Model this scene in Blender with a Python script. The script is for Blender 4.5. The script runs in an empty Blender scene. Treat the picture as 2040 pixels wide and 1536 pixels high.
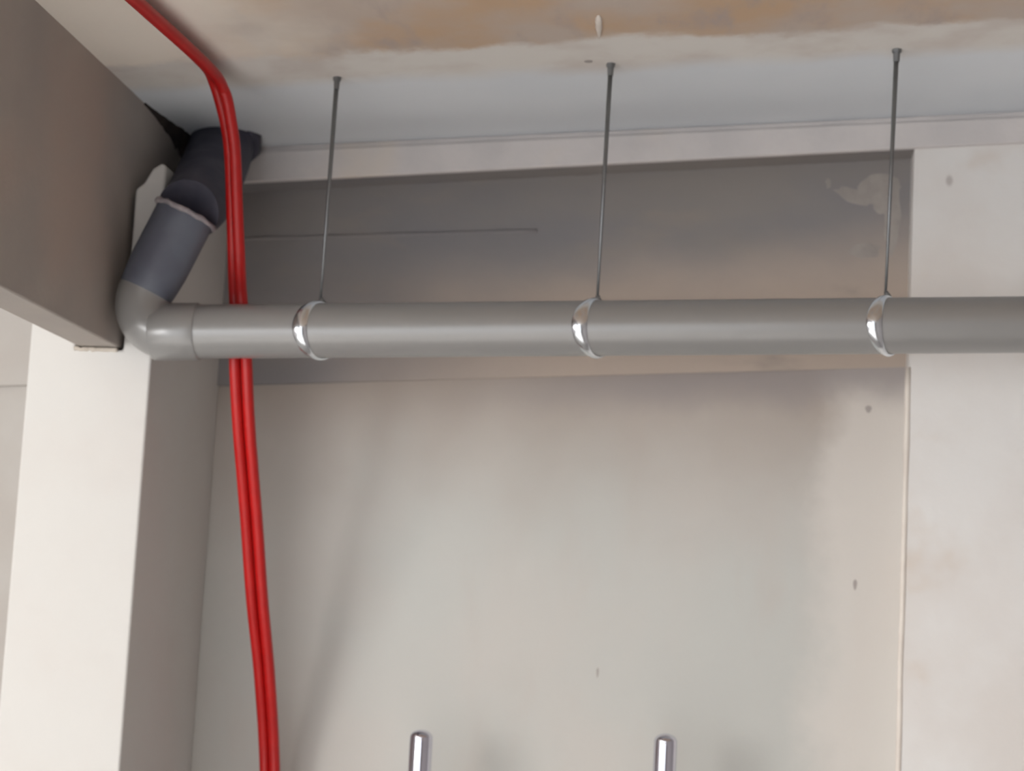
import bpy, bmesh, math, random
from mathutils import Vector, Matrix, noise

random.seed(4)
S = bpy.context.scene
COL = S.collection

# ------------------------------------------------------------------ camera
cam_d = bpy.data.cameras.new('camera')
cam_d.sensor_width = 36.0
cam_d.lens = 36.0 * 4000 / 2040
cam_d.clip_start = 0.02
cam = bpy.data.objects.new('camera', cam_d)
COL.objects.link(cam)
pitch, roll, yaw = math.radians(7.7), math.radians(3.0), math.radians(7.0)
fh = Vector((-math.sin(yaw), math.cos(yaw), 0))
rt = Vector((math.cos(yaw), math.sin(yaw), 0))
up = Vector((0, 0, 1))
fw = fh * math.cos(pitch) + up * math.sin(pitch)
u2 = -fh * math.sin(pitch) + up * math.cos(pitch)
r3 = rt * math.cos(roll) + u2 * math.sin(roll)
u3 = u2 * math.cos(roll) - rt * math.sin(roll)
m = Matrix((r3, u3, -fw)).transposed().to_4x4()
m.translation = Vector((0, 0, 1.6))
cam.matrix_world = m
cam_d.dof.use_dof = True
cam_d.dof.focus_distance = 2.3
cam_d.dof.aperture_fstop = 6.0
S.camera = cam

# ------------------------------------------------------------------ world, light, exposure
W = bpy.data.worlds.new('world')
S.world = W
W.use_nodes = True
bg = W.node_tree.nodes['Background']
bg.inputs[0].default_value = (0.93, 0.96, 1.0, 1)
bg.inputs[1].default_value = 2.75


def area(name, loc, target, sx, sy, power, color):
    d = bpy.data.lights.new(name, 'AREA')
    d.shape = 'RECTANGLE'
    d.size, d.size_y = sx, sy
    d.energy = power
    d.color = color
    o = bpy.data.objects.new(name, d)
    COL.objects.link(o)
    o.location = loc
    o.rotation_euler = (Vector(target) - Vector(loc)).to_track_quat('-Z', 'Y').to_euler()
    return o


# daylight through the doorway, ahead of the wall and to its left
area('doorway_daylight', (-2.6, -0.1, 1.72), (-0.3, 3.2, 1.8), 1.3, 1.1, 54, (1.0, 0.99, 0.985))
# the open front of the room behind the camera lets the sky in
portal = area('open_front', (-1.55, -1.6, 1.15), (-1.55, 3.0, 1.15), 3.3, 2.3, 1, (1, 1, 1))
portal.data.cycles.is_portal = True

# sun falling through the open front onto the floor
sun_d = bpy.data.lights.new('sun', 'SUN')
sun_d.energy = 15.0
sun_d.angle = math.radians(0.53)
sun_d.color = (1.0, 0.98, 0.96)
sun = bpy.data.objects.new('sun', sun_d)
COL.objects.link(sun)
sun.location = (0, -6, 6)
sun.rotation_euler = Vector((0.12, 1.0, -0.75)).to_track_quat('-Z', 'Y').to_euler()

S.view_settings.view_transform = 'Standard'
S.view_settings.look = 'None'
S.view_settings.gamma = 1.0
S.view_settings.use_curve_mapping = False
S.view_settings.exposure = 0.08


# ------------------------------------------------------------------ helpers
def srgb(r, g, b):
    def c(v):
        v /= 255.0
        return v / 12.92 if v <= 0.04045 else ((v + 0.055) / 1.055) ** 2.4
    return (c(r), c(g), c(b), 1.0)


class NT:
    """small wrapper for writing node materials"""
    def __init__(self, name, rough=0.8, metal=0.0, spec=0.5):
        self.m = bpy.data.materials.new(name)
        self.m.use_nodes = True
        self.t = self.m.node_tree
        self.b = self.t.nodes['Principled BSDF']
        self.b.inputs['Roughness'].default_value = rough
        self.b.inputs['Metallic'].default_value = metal
        self.b.inputs['Specular IOR Level'].default_value = spec
        g = self.t.nodes.new('ShaderNodeNewGeometry')
        self.pos = g.outputs['Position']
        s = self.t.nodes.new('ShaderNodeSeparateXYZ')
        self.t.links.new(self.pos, s.inputs[0])
        self.x, self.y, self.z = s.outputs

    def put(self, sock, v):
        if isinstance(v, (int, float)):
            sock.default_value = v
        elif isinstance(v, tuple):
            sock.default_value = v
        else:
            self.t.links.new(v, sock)

    def math(self, op, a, b=0.0, c=0.0, clamp=False):
        n = self.t.nodes.new('ShaderNodeMath')
        n.operation = op
        n.use_clamp = clamp
        for i, v in enumerate((a, b, c)):
            self.put(n.inputs[i], v)
        return n.outputs[0]

    def stretch(self, sx, sy, sz):
        n = self.t.nodes.new('ShaderNodeMapping')
        n.inputs['Scale'].default_value = (sx, sy, sz)
        self.t.links.new(self.pos, n.inputs[0])
        return n.outputs[0]

    def noise(self, scale, detail=4.0, rough=0.55, vec=None, off=0.0):
        n = self.t.nodes.new('ShaderNodeTexNoise')
        n.noise_dimensions = '4D'
        n.inputs['W'].default_value = off
        n.inputs['Scale'].default_value = scale
        n.inputs['Detail'].default_value = detail
        n.inputs['Roughness'].default_value = rough
        self.t.links.new(vec or self.pos, n.inputs['Vector'])
        return n.outputs[0]

    def voronoi(self, scale, vec=None):
        n = self.t.nodes.new('ShaderNodeTexVoronoi')
        n.inputs['Scale'].default_value = scale
        self.t.links.new(vec or self.pos, n.inputs['Vector'])
        return n.outputs['Distance'], n.outputs['Color']

    def step(self, v, lo, hi, a=0.0, b=1.0):
        n = self.t.nodes.new('ShaderNodeMapRange')
        n.interpolation_type = 'SMOOTHSTEP'
        self.put(n.inputs[0], v)
        for i, q in enumerate((lo, hi, a, b)):
            n.inputs[i + 1].default_value = q
        return n.outputs[0]

    def mix(self, f, a, b):
        n = self.t.nodes.new('ShaderNodeMix')
        n.data_type = 'RGBA'
        self.put(n.inputs[0], f)
        self.put(n.inputs[6], a)
        self.put(n.inputs[7], b)
        return n.outputs[2]

    def color(self, c):
        self.put(self.b.inputs['Base Color'], c)

    def bump(self, h, dist=0.002, strength=0.5):
        n = self.t.nodes.new('ShaderNodeBump')
        n.inputs['Strength'].default_value = strength
        n.inputs['Distance'].default_value = dist
        self.put(n.inputs['Height'], h)
        self.t.links.new(n.outputs[0], self.b.inputs['Normal'])


def mat_mottled(name, c1, c2, scale=6, rough=0.85, bump=0.3, c3=None):
    k = NT(name, rough)
    n = k.noise(scale, 5)
    c = k.mix(k.step(n, 0.35, 0.65), c1, c2)
    if c3:
        c = k.mix(k.step(k.noise(scale * 0.6, 3, off=3.3), 0.52, 0.72), c, c3)
    k.color(c)
    k.bump(k.noise(scale * 9, 4), 0.003, bump)
    return k.m


def obj(name, mesh_or_bm, mat, parent=None, smooth=False, bevel=0.0):
    if isinstance(mesh_or_bm, bmesh.types.BMesh):
        me = bpy.data.meshes.new(name)
        bmesh.ops.recalc_face_normals(mesh_or_bm, faces=mesh_or_bm.faces)
        mesh_or_bm.to_mesh(me)
        mesh_or_bm.free()
    else:
        me = mesh_or_bm
    if mat and not me.materials:
        me.materials.append(mat)
    if smooth:
        for p in me.polygons:
            p.use_smooth = True
    o = bpy.data.objects.new(name, me)
    COL.objects.link(o)
    if parent:
        o.parent = parent
    if bevel:
        b = o.modifiers.new('bevel', 'BEVEL')
        b.width = bevel
        b.segments = 3
        b.limit_method = 'ANGLE'
    return o


def empty(name, loc):
    o = bpy.data.objects.new(name, None)
    o.empty_display_size = 0.05
    o.location = loc
    COL.objects.link(o)
    return o


def tag(o, label=None, cat=None, group=None, kind=None):
    for k, v in (('label', label), ('category', cat), ('group', group), ('kind', kind)):
        if v:
            o[k] = v
    return o


def structure(o, label=None):
    return tag(o, label=label, kind='structure')


def box(bm, x0, x1, y0, y1, z0, z1):
    return prism(bm, [(x0, z0), (x1, z0), (x1, z1), (x0, z1)], y0, y1)


def prism(bm, prof, y0, y1):
    """profile in x,z pushed from y0 to y1"""
    a = [bm.verts.new((x, y0, z)) for x, z in prof]
    b = [bm.verts.new((x, y1, z)) for x, z in prof]
    n = len(prof)
    bm.faces.new(a)
    bm.faces.new(b[::-1])
    for i in range(n):
        bm.faces.new((a[i], b[i], b[(i + 1) % n], a[(i + 1) % n]))
    return a + b


def frames(pts):
    """parallel-transport frames along a path"""
    pts = [Vector(p) for p in pts]
    tang = []
    for i in range(len(pts)):
        a = pts[max(i - 1, 0)]
        b = pts[min(i + 1, len(pts) - 1)]
        tang.append((b - a).normalized())
    n = tang[0].orthogonal().normalized()
    out = []
    for i, t in enumerate(tang):
        n = (n - t * n.dot(t)).normalized()
        out.append((pts[i], n, t.cross(n)))
    return out


def tube(bm, pts, radius, seg=32, caps=True, wob=0.0, hollow=0.0):
    """radius may be a number or a list along the path"""
    fr = frames(pts)
    rr = radius if isinstance(radius, (list, tuple)) else [radius] * len(pts)
    rings = []
    for (p, n, b), r in zip(fr, rr):
        ring = []
        for k in range(seg):
            a = 2 * math.pi * k / seg
            d = n * math.cos(a) + b * math.sin(a)
            q = r
            if wob:
                q += wob * noise.noise((p + d * r) * 60)
            ring.append(bm.verts.new(p + d * q))
        rings.append(ring)
    for i in range(len(rings) - 1):
        for k in range(seg):
            bm.faces.new((rings[i][k], rings[i][(k + 1) % seg], rings[i + 1][(k + 1) % seg], rings[i + 1][k]))
    if caps:
        bm.faces.new(rings[0][::-1])
        bm.faces.new(rings[-1])
    return rings


def smooth_path(pts, per=8):
    """Catmull-Rom through the points"""
    P = [Vector(p) for p in pts]
    P = [P[0] * 2 - P[1]] + P + [P[-1] * 2 - P[-2]]
    out = []
    for i in range(1, len(P) - 2):
        a, b, c, d = P[i - 1:i + 3]
        for k in range(per):
            t = k / per
            out.append(0.5 * ((2 * b) + (c - a) * t + (2 * a - 5 * b + 4 * c - d) * t * t + (3 * b - a - 3 * c + d) * t ** 3))
    out.append(P[-2])
    return out


def fillet(a, corner, b, r, n=14):
    """arc that rounds the corner a-corner-b with bend radius r; returns the arc's points"""
    a, c, b = Vector(a), Vector(corner), Vector(b)
    u, v = (a - c).normalized(), (b - c).normalized()
    ang = u.angle(v)
    t = r / math.tan(ang / 2)
    ctr = c + (u + v).normalized() * (r / math.sin(ang / 2))
    s, e = c + u * t, c + v * t
    ax = (s - ctr).cross(e - ctr).normalized()
    tot = (s - ctr).angle(e - ctr)
    return [ctr + Matrix.Rotation(tot * i / n, 3, ax) @ (s - ctr) for i in range(n + 1)]


CEIL = lambda x: 2.467 + 0.0684 * x       # the ceiling falls gently to the left
FASC = lambda x: 2.412 + 0.0757 * x       # lower edge of the fascia under it
JOIN = lambda x: 2.075 + 0.0620 * x       # joint between lintel and wall panel

PANEL_Y = lambda x: 3.2103 + 0.0107 * (0.235 - x)   # the panel leans back a little towards the column

# ------------------------------------------------------------------ materials
# ceiling: whitish grey limewash along the wall, raw brownish concrete further out, ragged border
k = NT('ceiling_limewash', 0.85)
edge = k.math('ADD', k.y, k.math('MULTIPLY', k.math('SUBTRACT', k.noise(7, 6, 0.65, k.stretch(1, 1, 1)), 0.5), 0.16))
f_lime = k.step(edge, 2.665, 2.705)
edge2 = k.math('ADD', k.y, k.math('MULTIPLY', k.math('SUBTRACT', k.noise(5, 4, off=2.0), 0.5), 0.10))
f_clean = k.step(edge2, 2.77, 2.85)
raw = k.mix(k.step(k.noise(4.5, 4, off=5.1), 0.38, 0.62), srgb(192, 178, 166), srgb(194, 166, 138))
raw = k.mix(k.step(k.noise(16, 4, off=8.1, vec=k.stretch(1, .35, 1)), 0.5, 0.7), raw, srgb(176, 162, 154))
raw = k.mix(k.step(k.math('ADD', k.x, k.math('MULTIPLY', k.noise(5, 3, off=2.7), 0.3)), -0.38, -0.66), raw, srgb(240, 232, 220))  # paler towards the beam: the lit patch of ceiling is painted in
lime = k.mix(k.step(k.noise(9, 4, off=1.2), 0.4, 0.65), srgb(220, 216, 210), srgb(208, 200, 193))
clean = k.mix(k.step(k.noise(3, 2, off=6.2), 0.3, 0.7), srgb(216, 221, 226), srgb(222, 226, 230))
k.color(k.mix(f_lime, raw, k.mix(f_clean, lime, clean)))
k.bump(k.noise(40, 4), 0.003, 0.3)
M_CEIL = k.m

M_FASCIA = mat_mottled('fascia_plaster', srgb(216, 210, 207), srgb(206, 201, 199), 9, 0.85, 0.3, srgb(222, 212, 202))

# plain wall by the recess: cream plaster with small scuffs and pits
k = NT('cream_plaster', 0.85)
c = k.mix(k.step(k.noise(4, 4), 0.35, 0.65), srgb(221, 216, 211), srgb(228, 226, 223))
c = k.mix(k.step(k.noise(7, 3, off=4.0), 0.55, 0.72), c, srgb(216, 206, 196))
d, vc = k.voronoi(14, k.stretch(1.2, 1, 0.75))
sp = k.t.nodes.new('ShaderNodeSeparateColor')
k.t.links.new(vc, sp.inputs[0])
spot = k.math('MULTIPLY', k.step(d, 0.13, 0.05), k.step(sp.outputs[0], 0.66, 0.7))
c = k.mix(k.math('MULTIPLY', spot, 0.45), c, srgb(140, 128, 122))
k.color(c)
k.bump(k.noise(45, 4), 0.003, 0.35)
M_CREAM = k.m

# bare concrete lintel: grey, browner low down and smudged
k = NT('bare_concrete', 0.9)
c = k.mix(k.step(k.noise(3.2, 4, off=1.0, vec=k.stretch(0.6, 1, 1.6)), 0.35, 0.65), srgb(144, 138, 134), srgb(134, 131, 133))
rust = k.math('ADD', k.math('SUBTRACT', k.z, k.math('MULTIPLY', k.x, 0.10)), k.math('MULTIPLY', k.noise(5, 4, off=3.0, vec=k.stretch(0.7, 1, 1)), 0.16))
right = k.step(k.math('ADD', k.x, k.math('MULTIPLY', k.noise(4, 3, off=7.0), 0.3)), -0.75, -0.1)
c = k.mix(k.math('MULTIPLY', k.step(rust, 2.42, 2.26), right), c, srgb(180, 166, 154))
c = k.mix(k.step(k.noise(8, 5, off=9.0, vec=k.stretch(0.5, 1, 1.3)), 0.56, 0.75), c, srgb(150, 141, 134))
k.color(c)
k.bump(k.noise(35, 5), 0.003, 0.4)
M_LINTEL = k.m

# render on the wall panel: warm grey trowelled plaster, paler skim towards its edge
k = NT('trowelled_plaster', 0.88)
c = k.mix(k.step(k.noise(3.0, 3, vec=k.stretch(1, 1, 0.7)), 0.35, 0.65), srgb(194, 190, 184), srgb(190, 190, 185))
c = k.mix(k.step(k.noise(5, 4, off=2.0, vec=k.stretch(1.6, 1, 0.5)), 0.5, 0.8, 0, 0.6), c, srgb(188, 178, 170))
zz = k.math('ADD', k.z, k.math('MULTIPLY', k.noise(4, 3, off=6.0), 0.24))
c = k.mix(k.step(zz, 1.85, 2.2, 0, 0.9), c, srgb(166, 154, 144))  # browner upwards, partly painting in the pipe's wide soft shadow
skim = k.math('ADD', k.x, k.math('MULTIPLY', k.math('SUBTRACT', k.noise(6, 5, 0.6, off=11.0), 0.5), 0.16))
c = k.mix(k.step(skim, 0.075, 0.15, 0, 0.7), c, srgb(214, 208, 201))
pipe_shade = k.math('MULTIPLY', k.step(k.math('SUBTRACT', k.math('ADD', k.z, k.math('MULTIPLY', k.noise(9, 4, off=4.0), 0.08)), k.math('MULTIPLY', k.x, 0.062)), 2.035, 2.10), k.step(k.x, -0.6, -0.1))
c = k.mix(k.math('MULTIPLY', pipe_shade, 0.75), c, srgb(150, 143, 142))  # the pipe's soft shadow painted as a darker band below it
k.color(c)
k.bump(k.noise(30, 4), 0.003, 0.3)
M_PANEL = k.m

M_COLUMN = mat_mottled('column_paint', srgb(200, 198, 194), srgb(197, 192, 187), 3, 0.7, 0.12)
M_BEAM = mat_mottled('beam_concrete', srgb(172, 164, 156), srgb(162, 155, 149), 3.5, 0.85, 0.35, srgb(174, 160, 150))
M_FLOOR = mat_mottled('floor_concrete', srgb(180, 178, 176), srgb(168, 167, 166), 2.5, 0.8, 0.3)
M_BEIGE = mat_mottled('beige_plaster', srgb(170, 164, 158), srgb(178, 174, 169), 4, 0.85, 0.3)
M_DIM = mat_mottled('unseen_wall_grey', srgb(172, 167, 166), srgb(160, 156, 156), 3, 0.9, 0.4)
M_BEAD = mat_mottled('corner_bead_paint', srgb(232, 224, 214), srgb(224, 214, 204), 20, 0.6, 0.1)
M_SKIM = mat_mottled('skim_plaster', srgb(166, 159, 153), srgb(154, 147, 142), 25, 0.9, 0.4)
M_GAP = mat_mottled('gap_shade', srgb(34, 27, 26), srgb(52, 42, 38), 30, 0.9, 0.6)
M_MORTAR = mat_mottled('mortar', srgb(200, 192, 180), srgb(180, 170, 158), 40, 0.9, 0.6)
M_SEAL = mat_mottled('sealant', srgb(168, 160, 162), srgb(140, 134, 138), 60, 0.7, 0.5)

k = NT('grey_plastic_pipe', 0.3, spec=1.0)
n = k.noise(5, 4, vec=k.stretch(0.5, 2, 2))
k.color(k.mix(k.step(n, 0.3, 0.7), srgb(130, 129, 127), srgb(136, 134, 132)))
k.bump(k.noise(18, 3), 0.002, 0.03)
M_PIPE = k.m
k = NT('slate_plastic_pipe', 0.5, spec=0.45)
k.color(k.mix(k.step(k.noise(12, 4), 0.35, 0.7), srgb(100, 105, 116), srgb(88, 90, 102)))
k.bump(k.noise(40, 4), 0.002, 0.15)
M_SLATE = k.m
k = NT('dark_plastic_pipe', 0.6, spec=0.4)
k.color(k.mix(k.step(k.noise(26, 5), 0.35, 0.7), srgb(52, 52, 66), srgb(70, 68, 80)))
k.bump(k.noise(60, 4), 0.002, 0.25)
M_DARKPIPE = k.m
k = NT('red_cable_sheath', 0.42, spec=0.5)
k.color(k.mix(k.step(k.noise(30, 3), 0.35, 0.65), srgb(178, 12, 10), srgb(170, 10, 9)))
M_RED = k.m
k = NT('zinc_rod', 0.45, metal=0.8)
k.color(k.mix(k.noise(60, 3), srgb(120, 122, 124), srgb(140, 142, 144)))
k.bump(k.noise(200, 2), 0.001, 0.3)
M_ROD = k.m
k = NT('bright_steel_band', 0.2, metal=1.0)
k.color(k.mix(k.noise(50, 3), srgb(232, 236, 240), srgb(220, 226, 232)))
M_BAND = k.m
k = NT('chrome', 0.10, metal=1.0)
k.color(k.mix(k.noise(40, 2), srgb(222, 222, 232), srgb(212, 212, 226)))
M_CHROME = k.m

# ------------------------------------------------------------------ the setting
X0, X1, YB = -3.2, 1.55, 3.15

bm = bmesh.new()
prism(bm, [(X0, -0.12), (X1, -0.12), (X1, 0), (X0, 0)], -1.6, 3.4)
structure(obj('floor', bm, M_FLOOR))

bm = bmesh.new()
prism(bm, [(X0, CEIL(X0)), (X1, CEIL(X1)), (X1, CEIL(X1) + 0.12), (X0, CEIL(X0) + 0.12)], -1.6, 3.4)
ceiling = structure(obj('ceiling', bm, M_CEIL))

# cream wall around the recess
bm = bmesh.new()
prism(bm, [(0.235, 0), (X1, 0), (X1, CEIL(X1)), (0.235, CEIL(0.235))], YB, 3.4)
structure(obj('wall_back', bm, M_CREAM))
bm = bmesh.new()
prism(bm, [(X0, 0), (-1.03, 0), (-1.03, JOIN(-1.03)), (X0, JOIN(X0))], YB + .012, 3.4)
prism(bm, [(X0, JOIN(X0)), (-1.03, JOIN(-1.03)), (-1.03, CEIL(-1.03)), (X0, CEIL(X0))], YB, 3.4)
structure(obj('wall_back', bm, M_BEIGE))
# recessed infill: panel below, lintel above
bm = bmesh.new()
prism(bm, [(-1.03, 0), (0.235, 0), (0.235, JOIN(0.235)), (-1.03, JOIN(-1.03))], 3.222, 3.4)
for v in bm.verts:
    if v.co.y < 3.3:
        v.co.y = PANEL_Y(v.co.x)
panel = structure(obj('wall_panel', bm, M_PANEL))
bm = bmesh.new()
prism(bm, [(-1.03, JOIN(-1.03)), (0.235, JOIN(0.235)), (0.235, CEIL(0.235)), (-1.03, CEIL(-1.03))], 3.21, 3.4)
prism(bm, [(-0.885, FASC(-0.885)), (0.235, FASC(0.235)), (0.235, CEIL(0.235)), (-0.885, CEIL(-0.885))], YB + 0.004, 3.21)
lintel = structure(obj('wall_lintel', bm, M_LINTEL))
bm = bmesh.new()
box(bm, X1, X1 + 0.12, -1.6, 3.4, 0, 2.65)
structure(obj('wall_right_unseen', bm, M_DIM))  # unseen wall, added to keep light off the right-facing sides
bm = bmesh.new()
box(bm, X0 - 0.12, X0, -1.6, 3.4, 0, 2.5)
structure(obj('wall_left_unseen', bm, M_DIM))  # unseen wall, added so the chrome reflects dark at its left edge
bm = bmesh.new()
box(bm, 0.1, X1, -1.72, -1.6, 0, CEIL(0.1))
structure(obj('wall_front_unseen', bm, M_DIM))  # unseen wall, added to close the opening's right part and darken right-facing surfaces

# fascia under the ceiling
bm = bmesh.new()
prism(bm, [(-0.93, FASC(-0.93)), (X1, FASC(X1)), (X1, CEIL(X1) - 0.010), (-0.93, CEIL(-0.93) - 0.010)], YB - 0.008, YB + 0.004)
prism(bm, [(-0.93, CEIL(-0.93) - 0.012), (X1, CEIL(X1) - 0.012), (X1, CEIL(X1)), (-0.93, CEIL(-0.93))], YB - 0.0015, YB + 0.004)
structure(obj('trim_1', bm, M_FASCIA, bevel=0.003))
# plaster bead on the recess corner
bm = bmesh.new()
pts = [(0.2345 + 0.0012 * noise.noise(Vector((0, 0, z * 9))), YB + 0.0015, z) for z in [i * 0.04 for i in range(53)]]
tube(bm, pts, [0.0045 + 0.0012 * noise.noise(Vector((3, 1, p[2] * 14))) for p in pts], 10)
structure(obj('trim_2', bm, M_BEAD, smooth=True))

# torn skim left on the lintel
def blob(cx, cz, rx, rz, rot, seed, n=28):
    out = []
    for i in range(n):
        a = 2 * math.pi * i / n
        q = 1 + 0.45 * noise.noise(Vector((math.cos(a) * 1.6 + seed * 7.3, math.sin(a) * 1.6, seed)))
        u, v = rx * q * math.cos(a), rz * q * math.sin(a)
        out.append((cx + u * math.cos(rot) - v * math.sin(rot), cz + u * math.sin(rot) + v * math.cos(rot)))
    return out

for i, b in enumerate([(0.186, 2.384, 0.030, 0.019, 0.1), (0.150, 2.366, 0.040, 0.011, -0.25), (0.208, 2.335, 0.012, 0.055, 0.0),
                       (0.196, 2.356, 0.022, 0.022, 0.3), (0.104, 2.386, 0.004, 0.009, 0.1), (0.165, 2.276, 0.028, 0.011, 0.1)]):
    bm = bmesh.new()
    P = blob(*b, seed=i + 1.0)
    th = 0.0005 + 0.0001 * i
    ca = bm.verts.new((b[0], 3.21 - th, b[1]))
    ra = [bm.verts.new((x, 3.21 - th * .8, z)) for x, z in P]
    rb = [bm.verts.new((x, 3.212, z)) for x, z in P]
    for j in range(len(P)):
        j2 = (j + 1) % len(P)
        bm.faces.new((ca, ra[j], ra[j2]))
        bm.faces.new((ra[j], rb[j], rb[j2], ra[j2]))
    bm.faces.new(rb)
    obj('skim_patch', bm, M_SKIM, lintel)
# ridge left between two formwork boards
bm = bmesh.new()
pts = [(x, 3.2105, 2.3155 + 0.056 * x + 0.0015 * noise.noise(Vector((x * 14, 0, 0)))) for x in [-0.87 + i * 0.0252 for i in range(21)]]
tube(bm, pts, [0.0045 * (0.7 + 0.5 * abs(noise.noise(Vector((p[0] * 20, 2, 0))))) for p in pts], 8)
obj('formwork_ridge', bm, M_LINTEL, lintel, smooth=True)
# pits in the plaster
k = NT('pit_shade', 0.95)
k.color(k.mix(k.noise(90, 3), srgb(158, 151, 146), srgb(170, 162, 157)))
M_PIT = k.m
for (x, z, rx, rz) in [(0.165, 1.741, 0.003, 0.0085), (-0.234, 1.583, 0.002, 0.008), (0.178, 2.02, 0.005, 0.006)]:
    y = PANEL_Y(x)
    bm = bmesh.new()
    prism(bm, [(x + rx * math.cos(a) * (1 + .2 * math.sin(3 * a)), z + rz * math.sin(a)) for a in [i * math.pi / 6 for i in range(12)]], y - 0.0006, y + 0.003)
    obj('chip', bm, M_PIT, panel)

# column with shoulders on both sides of the beam
bm = bmesh.new()
prism(bm, [(-1.072, 0), (-0.885, 0), (-0.885, 2.298), (-0.892, 2.303), (-0.905, 2.294), (-0.917, 2.272), (-0.929, 2.262), (-0.929, 2.019),
           (-1.002, 2.019), (-1.002, 2.20), (-1.072, 2.20)], 2.84, 3.2225)
column = structure(obj('wall_column', bm, M_COLUMN, bevel=0.004))

# the beam coming out towards the camera, with a dark strip for the shaded gap at its crumbled top end
bm = bmesh.new()
prof = [(-1.0, 2.023), (-0.936, 2.023)]
prism(bm, [(-1.0, 2.023), (-0.936, 2.023), (-0.936, CEIL(-0.936) + 0.003), (-1.0, CEIL(-1.0) + 0.003)], -1.4, 3.2)
beam = structure(obj('ceiling_beam', bm, M_BEAM, bevel=0.003))
bm = bmesh.new()
n = 26
rows = []
for i in range(n):
    t = i / (n - 1)
    y = 2.87 + 0.275 * t
    w = 0.005 + 0.034 * t ** 1.3 * (0.75 + 0.5 * abs(noise.noise(Vector((0, y * 30, 1)))))
    h = 0.005 + 0.042 * t ** 1.5 * (0.75 + 0.6 * abs(noise.noise(Vector((2, y * 34, 1)))))
    zc = CEIL(-0.93)
    rows.append([bm.verts.new(q) for q in ((-0.938, y, zc - h), (-0.938 + w * .5, y, zc - h * .55), (-0.938 + w, y, zc + 0.001), (-0.938, y, zc + 0.003))])
for a, b in zip(rows, rows[1:]):
    for j in range(4):
        bm.faces.new((a[j], a[(j + 1) % 4], b[(j + 1) % 4], b[j]))
bm.faces.new(rows[0]); bm.faces.new(rows[-1][::-1])
obj('dark_gap_strip', bm, M_GAP, beam, smooth=True)  # black strip standing in for the shadowed gap between beam and ceiling
# mortar squeezed out between beam and column
bm = bmesh.new()
pts = [(-1.003 + i * 0.0047, 2.841, 2.0185 + 0.002 * noise.noise(Vector((i * .7, 0, 0)))) for i in range(15)]
tube(bm, pts, [0.0035 + 0.002 * noise.noise(Vector((i * .9, 4, 0))) for i in range(15)], 8)
obj('mortar_bed', bm, M_MORTAR, column, smooth=True)

# drip of plaster and a drill hole in the ceiling
bm = bmesh.new()
pts = [(-0.226 - 0.006 * t, 2.572 + 0.096 * t, CEIL(-0.23) - 0.0005) for t in [i / 8 for i in range(9)]]
tube(bm, pts, [0.002, .0045, .005, .0045, .005, .004, .003, .0025, .001], 10)
obj('plaster_drip', bm, M_BEAD, ceiling, smooth=True)
bm = bmesh.new()
tube(bm, [(-0.255, 2.773, CEIL(-0.255) + 0.003), (-0.255, 2.773, CEIL(-0.255) - 0.0008)], 0.006, 14)
obj('drill_hole', bm, M_PIT, ceiling)

# ------------------------------------------------------------------ drain pipe
PZ = lambda x: 2.0753 + 0.0413 * x
PY, PR = 2.79, 0.0392
pipe = tag(empty('drain_pipe', (-0.9, PY, PZ(-0.9))), 'grey plastic drain pipe hung level below the ceiling, elbowing up beside the column', 'pipe')
base = pipe.matrix_basis.translation.copy()
def pobj(name, bm, mat, parent=pipe, off=base, **kw):
    bmesh.ops.translate(bm, verts=bm.verts, vec=-off)
    return obj(name, bm, mat, parent, smooth=True, **kw)

def sharp(o):
    o.modifiers.new('split', 'EDGE_SPLIT').split_angle = math.radians(40)
    return o

corner = Vector((-0.912, PY, PZ(-0.912)))
right_end = Vector((X1, PY, PZ(X1)))
ring_c = Vector((-0.836, 2.800, 2.220))
bend = fillet(ring_c, corner, right_end, 0.043, 18)
# level run
bm = bmesh.new()
tube(bm, [Vector((-0.80, PY, PZ(-0.80))), right_end], PR, 48)
sharp(pobj('level_run', bm, M_PIPE))
# elbow: bend and its socket
bm = bmesh.new()
tube(bm, bend + [Vector((-0.86 + i * 0.03, PY, PZ(-0.86 + i * 0.03))) for i in range(1, 3)], PR + 0.0005, 48)
elbow = sharp(pobj('elbow', bm, M_PIPE))
bm = bmesh.new()
tube(bm, [Vector((x, PY, PZ(x))) for x in (-0.868, -0.866, -0.803, -0.801)], [PR + .0012, PR + .0026, PR + .0026, PR + .0012], 48)
sharp(pobj('socket', bm, M_PIPE, elbow))
# raking piece between elbow and the dark stub
bm = bmesh.new()
tube(bm, [bend[0] + (ring_c - bend[0]) * t for t in (-0.02, .0, .15, .3, .7, 1.0)], [PR, PR + .001, PR + .003, PR + .0045, PR + .0045, PR + .0045], 48)
sharp(pobj('raking_pipe', bm, M_SLATE))
# dark stub from the ceiling
stub_path = smooth_path([(-0.868, 3.085, CEIL(-0.868) + 0.002), (-0.866, 3.05, 2.366), (-0.852, 2.95, 2.300), (-0.838, 2.86, 2.250), (-0.836, 2.806, 2.224)], 8)
bm = bmesh.new()
tube(bm, stub_path, [0.052] * (len(stub_path) - 16) + [0.052 - 0.0004 * i for i in range(16)], 48)
stub = sharp(pobj('stub', bm, M_DARKPIPE))
bm = bmesh.new()
tube(bm, [stub_path[0] + Vector((0, 0, -0.001)), stub_path[3]], [0.062, 0.056], 40, wob=0.003)
pobj('collar', bm, M_DARKPIPE, stub)
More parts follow.
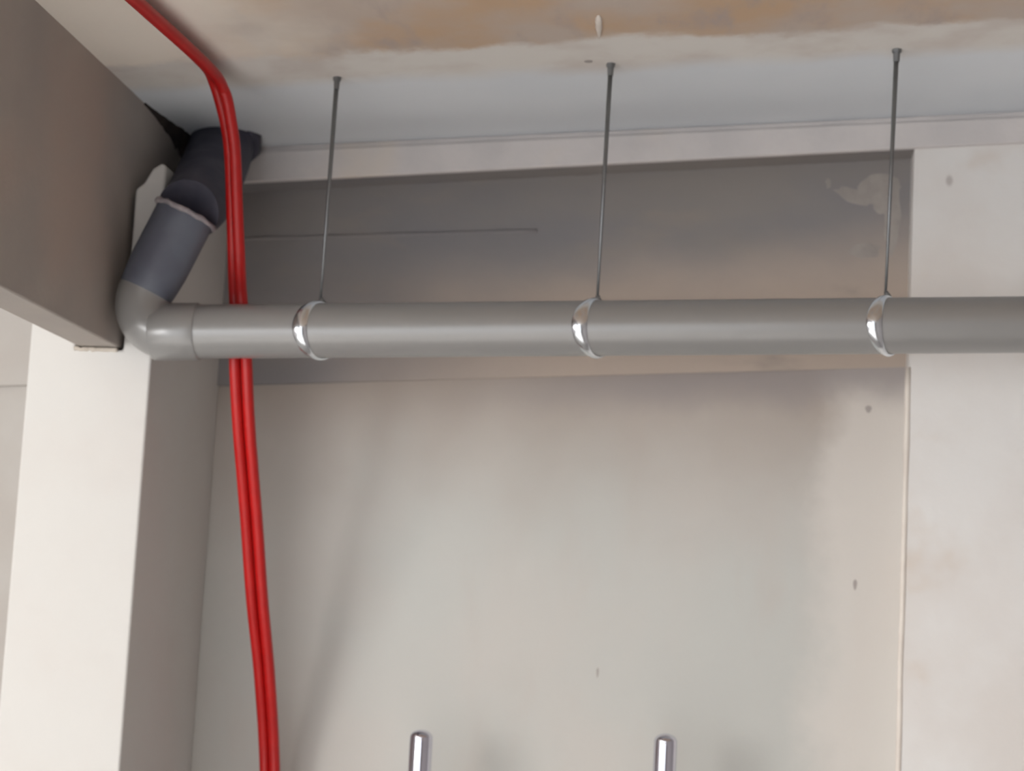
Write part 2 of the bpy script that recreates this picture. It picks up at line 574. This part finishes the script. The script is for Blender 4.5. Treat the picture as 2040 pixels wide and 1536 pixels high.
# bead of sealant round the joint
ax = (ring_c - bend[0]).normalized()
n1 = ax.orthogonal().normalized(); n2 = ax.cross(n1)
bm = bmesh.new()
R = []
for i in range(48):
    a = 2 * math.pi * i / 48
    d = n1 * math.cos(a) + n2 * math.sin(a)
    c = ring_c - ax * (0.004 + 0.003 * noise.noise(d * 3)) + d * (PR + 0.006)
    rr = 0.0042 + 0.0022 * noise.noise(d * 5 + Vector((4, 0, 0)))
    R.append([bm.verts.new(c + (d * math.cos(b) + ax * math.sin(b)) * rr) for b in [j * math.pi / 4 for j in range(8)]])
for i in range(48):
    for j in range(8):
        bm.faces.new((R[i][j], R[(i + 1) % 48][j], R[(i + 1) % 48][(j + 1) % 8], R[i][(j + 1) % 8]))
pobj('sealant_bead', bm, M_SEAL)

# ------------------------------------------------------------------ hangers
def hanger(top, bot, front_x, label):
    x, y, z = bot
    root = tag(empty('pipe_hanger', (top[0], top[1], CEIL(top[0]))), label, 'pipe hanger', 'rod hangers along the drain pipe')
    off = Vector(root.location)
    tp = Vector((top[0], top[1], CEIL(top[0])))
    cx = front_x + 0.02                       # where the loop's middle sits on the pipe
    cz = PZ(cx)
    bt = Vector((x, y, z))
    bm = bmesh.new()
    tube(bm, [tp, bt + (tp - bt) * .5, bt], [0.0036, 0.0029, 0.0019], 12)
    pobj('rod', bm, M_ROD, root, off)
    bm = bmesh.new()
    tube(bm, [tp + Vector((0, 0, 0.0)), tp - Vector((0, 0, 0.005)), tp - Vector((0, 0, 0.0052)), tp - Vector((0, 0, 0.018))], [0.0068, 0.0064, 0.0050, 0.0044], 6)
    obj_ = pobj('anchor_nut', bm, M_ROD, root, off)
    for p in obj_.data.polygons:
        p.use_smooth = False
    # steel loop, turned on the pipe so that its front lies further to the left
    ang = math.radians(27)
    bm = bmesh.new()
    N = 48
    hw = 0.0105
    rings = []
    for i in range(N):
        a = 2 * math.pi * i / N
        # ellipse in the turned plane that still hugs the round pipe
        dy, dz = math.sin(a), math.cos(a)
        sx = dy * PR * math.tan(ang)
        ctr = Vector((cx + sx, PY, PZ(cx + sx)))
        rad = Vector((0, dy, dz))
        w = hw * (0.42 + 0.62 * max(0, -dy) ** 1.5)
        q = []
        for (u, h) in ((-1, 0.0006), (-0.8, 0.0028), (0, 0.0042), (0.8, 0.0028), (1, 0.0006)):
            q.append(bm.verts.new(ctr + Vector((u * w, 0, 0)) + rad * (PR + h)))
        rings.append(q)
    for i in range(N):
        for j in range(4):
            bm.faces.new((rings[i][j], rings[i][j + 1], rings[(i + 1) % N][j + 1], rings[(i + 1) % N][j]))
    band = pobj('band', bm, M_BAND, root, off)
    # ears that carry the rod
    bm = bmesh.new()
    tube(bm, [Vector((cx + 0.002, PY + 0.006, cz + PR + 0.001)), bt + Vector((0, 0, 0.004))], [0.0045, 0.0030], 10)
    pobj('eyelet', bm, M_ROD, band, off)
    return root

hanger((-0.623, 2.79), (-0.627, 2.795, 2.094), -0.645, 'thin rod hanger whose steel band grips the drain pipe nearest the elbow and red cables')
hanger((-0.224, 2.79), (-0.228, 2.795, 2.110), -0.248, 'thin rod hanger with steel band at the middle of the three along the drain pipe')
hanger((0.180, 2.79), (0.174, 2.795, 2.128), 0.157, 'thin rod hanger with steel band in front of the recess corner bead')

# ------------------------------------------------------------------ red cables
CR = 0.0086
ctr = [(-0.850, 1.2, 2.3905), (-0.822, 1.9, 2.3925), (-0.7935, 2.3665, 2.3945), (-0.7841, 2.5148, 2.3952), (-0.779, 2.610, 2.3952), (-0.7765, 2.675, 2.3935), (-0.7760, 2.706, 2.3860), (-0.7715, 2.720, 2.370),
       (-0.7660, 2.737, 2.3400), (-0.7626, 2.757, 2.3029), (-0.7632, 2.79, 2.2365), (-0.7642, 2.82, 2.176), (-0.766, 2.848, 2.128), (-0.765, 2.859, 2.100), (-0.761, 2.863, 2.056), (-0.757, 2.866, 2.011), (-0.754, 2.90, 1.919),
       (-0.750, 2.966, 1.789), (-0.746, 3.025, 1.663), (-0.740, 3.08, 1.549), (-0.736, 3.14, 1.404), (-0.728, 3.165, 1.20), (-0.72, 3.18, 0.9), (-0.71, 3.185, 0.5), (-0.70, 3.16, 0.12), (-0.69, 3.02, 0.012), (-0.66, 2.8, 0.0095)]
# half the sideways distance of the two: one half behind the other up high, side by side below the pipe
gap = [.0045, .0045, .0045, .0045, .0045, .0045, .0055, .0055, .0055, .0055, .0055, .006, .0065, .0068, .0078, .0088, .0088, .0088, .0088, .0086, .0084, .008, .008, .008, .008, .008, .008]
CS = CR + 0.0002
for s, lab in ((-1, 'red cable of the hanging pair, the strand next to the white column'), (1, 'red cable of the hanging pair, the strand away from the white column')):
    pts = []
    for (x, y, z), g in zip(ctr, gap):
        back = math.sqrt(max(0.0, CS ** 2 - g * g))
        # along the ceiling one lies under the other; hanging, one hangs behind the other
        w = min(1.0, max(0.0, (2.393 - z) / 0.045)) if z > 2.3 else 1.0
        on_ceiling = Vector((s * CS * 0.75, 0, -s * CS * 0.66))
        hanging = Vector((s * g, -s * back, 0))
        pts.append(Vector((x, y, z)) + on_ceiling.lerp(hanging, w).normalized() * CS)
    bm = bmesh.new()
    path = smooth_path(pts, 10)
    tube(bm, path, CR, 20)
    o = obj('red_cable', bm, M_RED, None, smooth=True)
    tag(o, lab, 'cable', 'pair of red cables')

# ------------------------------------------------------------------ chrome posts
def post(x, y, top, label):
    root = tag(empty('chrome_post', (x, y, 0)), label, 'post', 'upright chrome posts')
    off = Vector(root.location)
    r = 0.0176
    bm = bmesh.new()
    tube(bm, [(x, y, 0.01), (x, y, top - 0.012), (x, y, top - 0.010)], [r, r, r - 0.0004], 36)
    sharp(pobj('tube', bm, M_CHROME, root, off))
    bm = bmesh.new()
    prof = [(0, r * .999)] + [(0.001 + 0.0125 * math.sin(a), r * math.cos(a)) for a in [j * math.pi / 20 for j in range(10)]]
    tube(bm, [(x, y, top - 0.0102 + h) for h, q in prof], [q for h, q in prof], 36)
    pobj('end_cap', bm, M_CHROME, root, off).modifiers.new('split', 'EDGE_SPLIT').split_angle = math.radians(60)
    bm = bmesh.new()
    tube(bm, [(x, y, 0.0), (x, y, 0.006), (x, y, 0.010), (x, y, 0.022), (x, y, 0.024)], [0.045, 0.045, 0.040, 0.022, 0.018], 36)
    sharp(pobj('base_flange', bm, M_CHROME, root, off))

post(-0.486, 3.06, 1.481, 'upright chrome post with rounded tip, the one closer to the red cables')
post(-0.116, 3.06, 1.496, 'upright chrome post with rounded tip, the one closer to the corner bead')
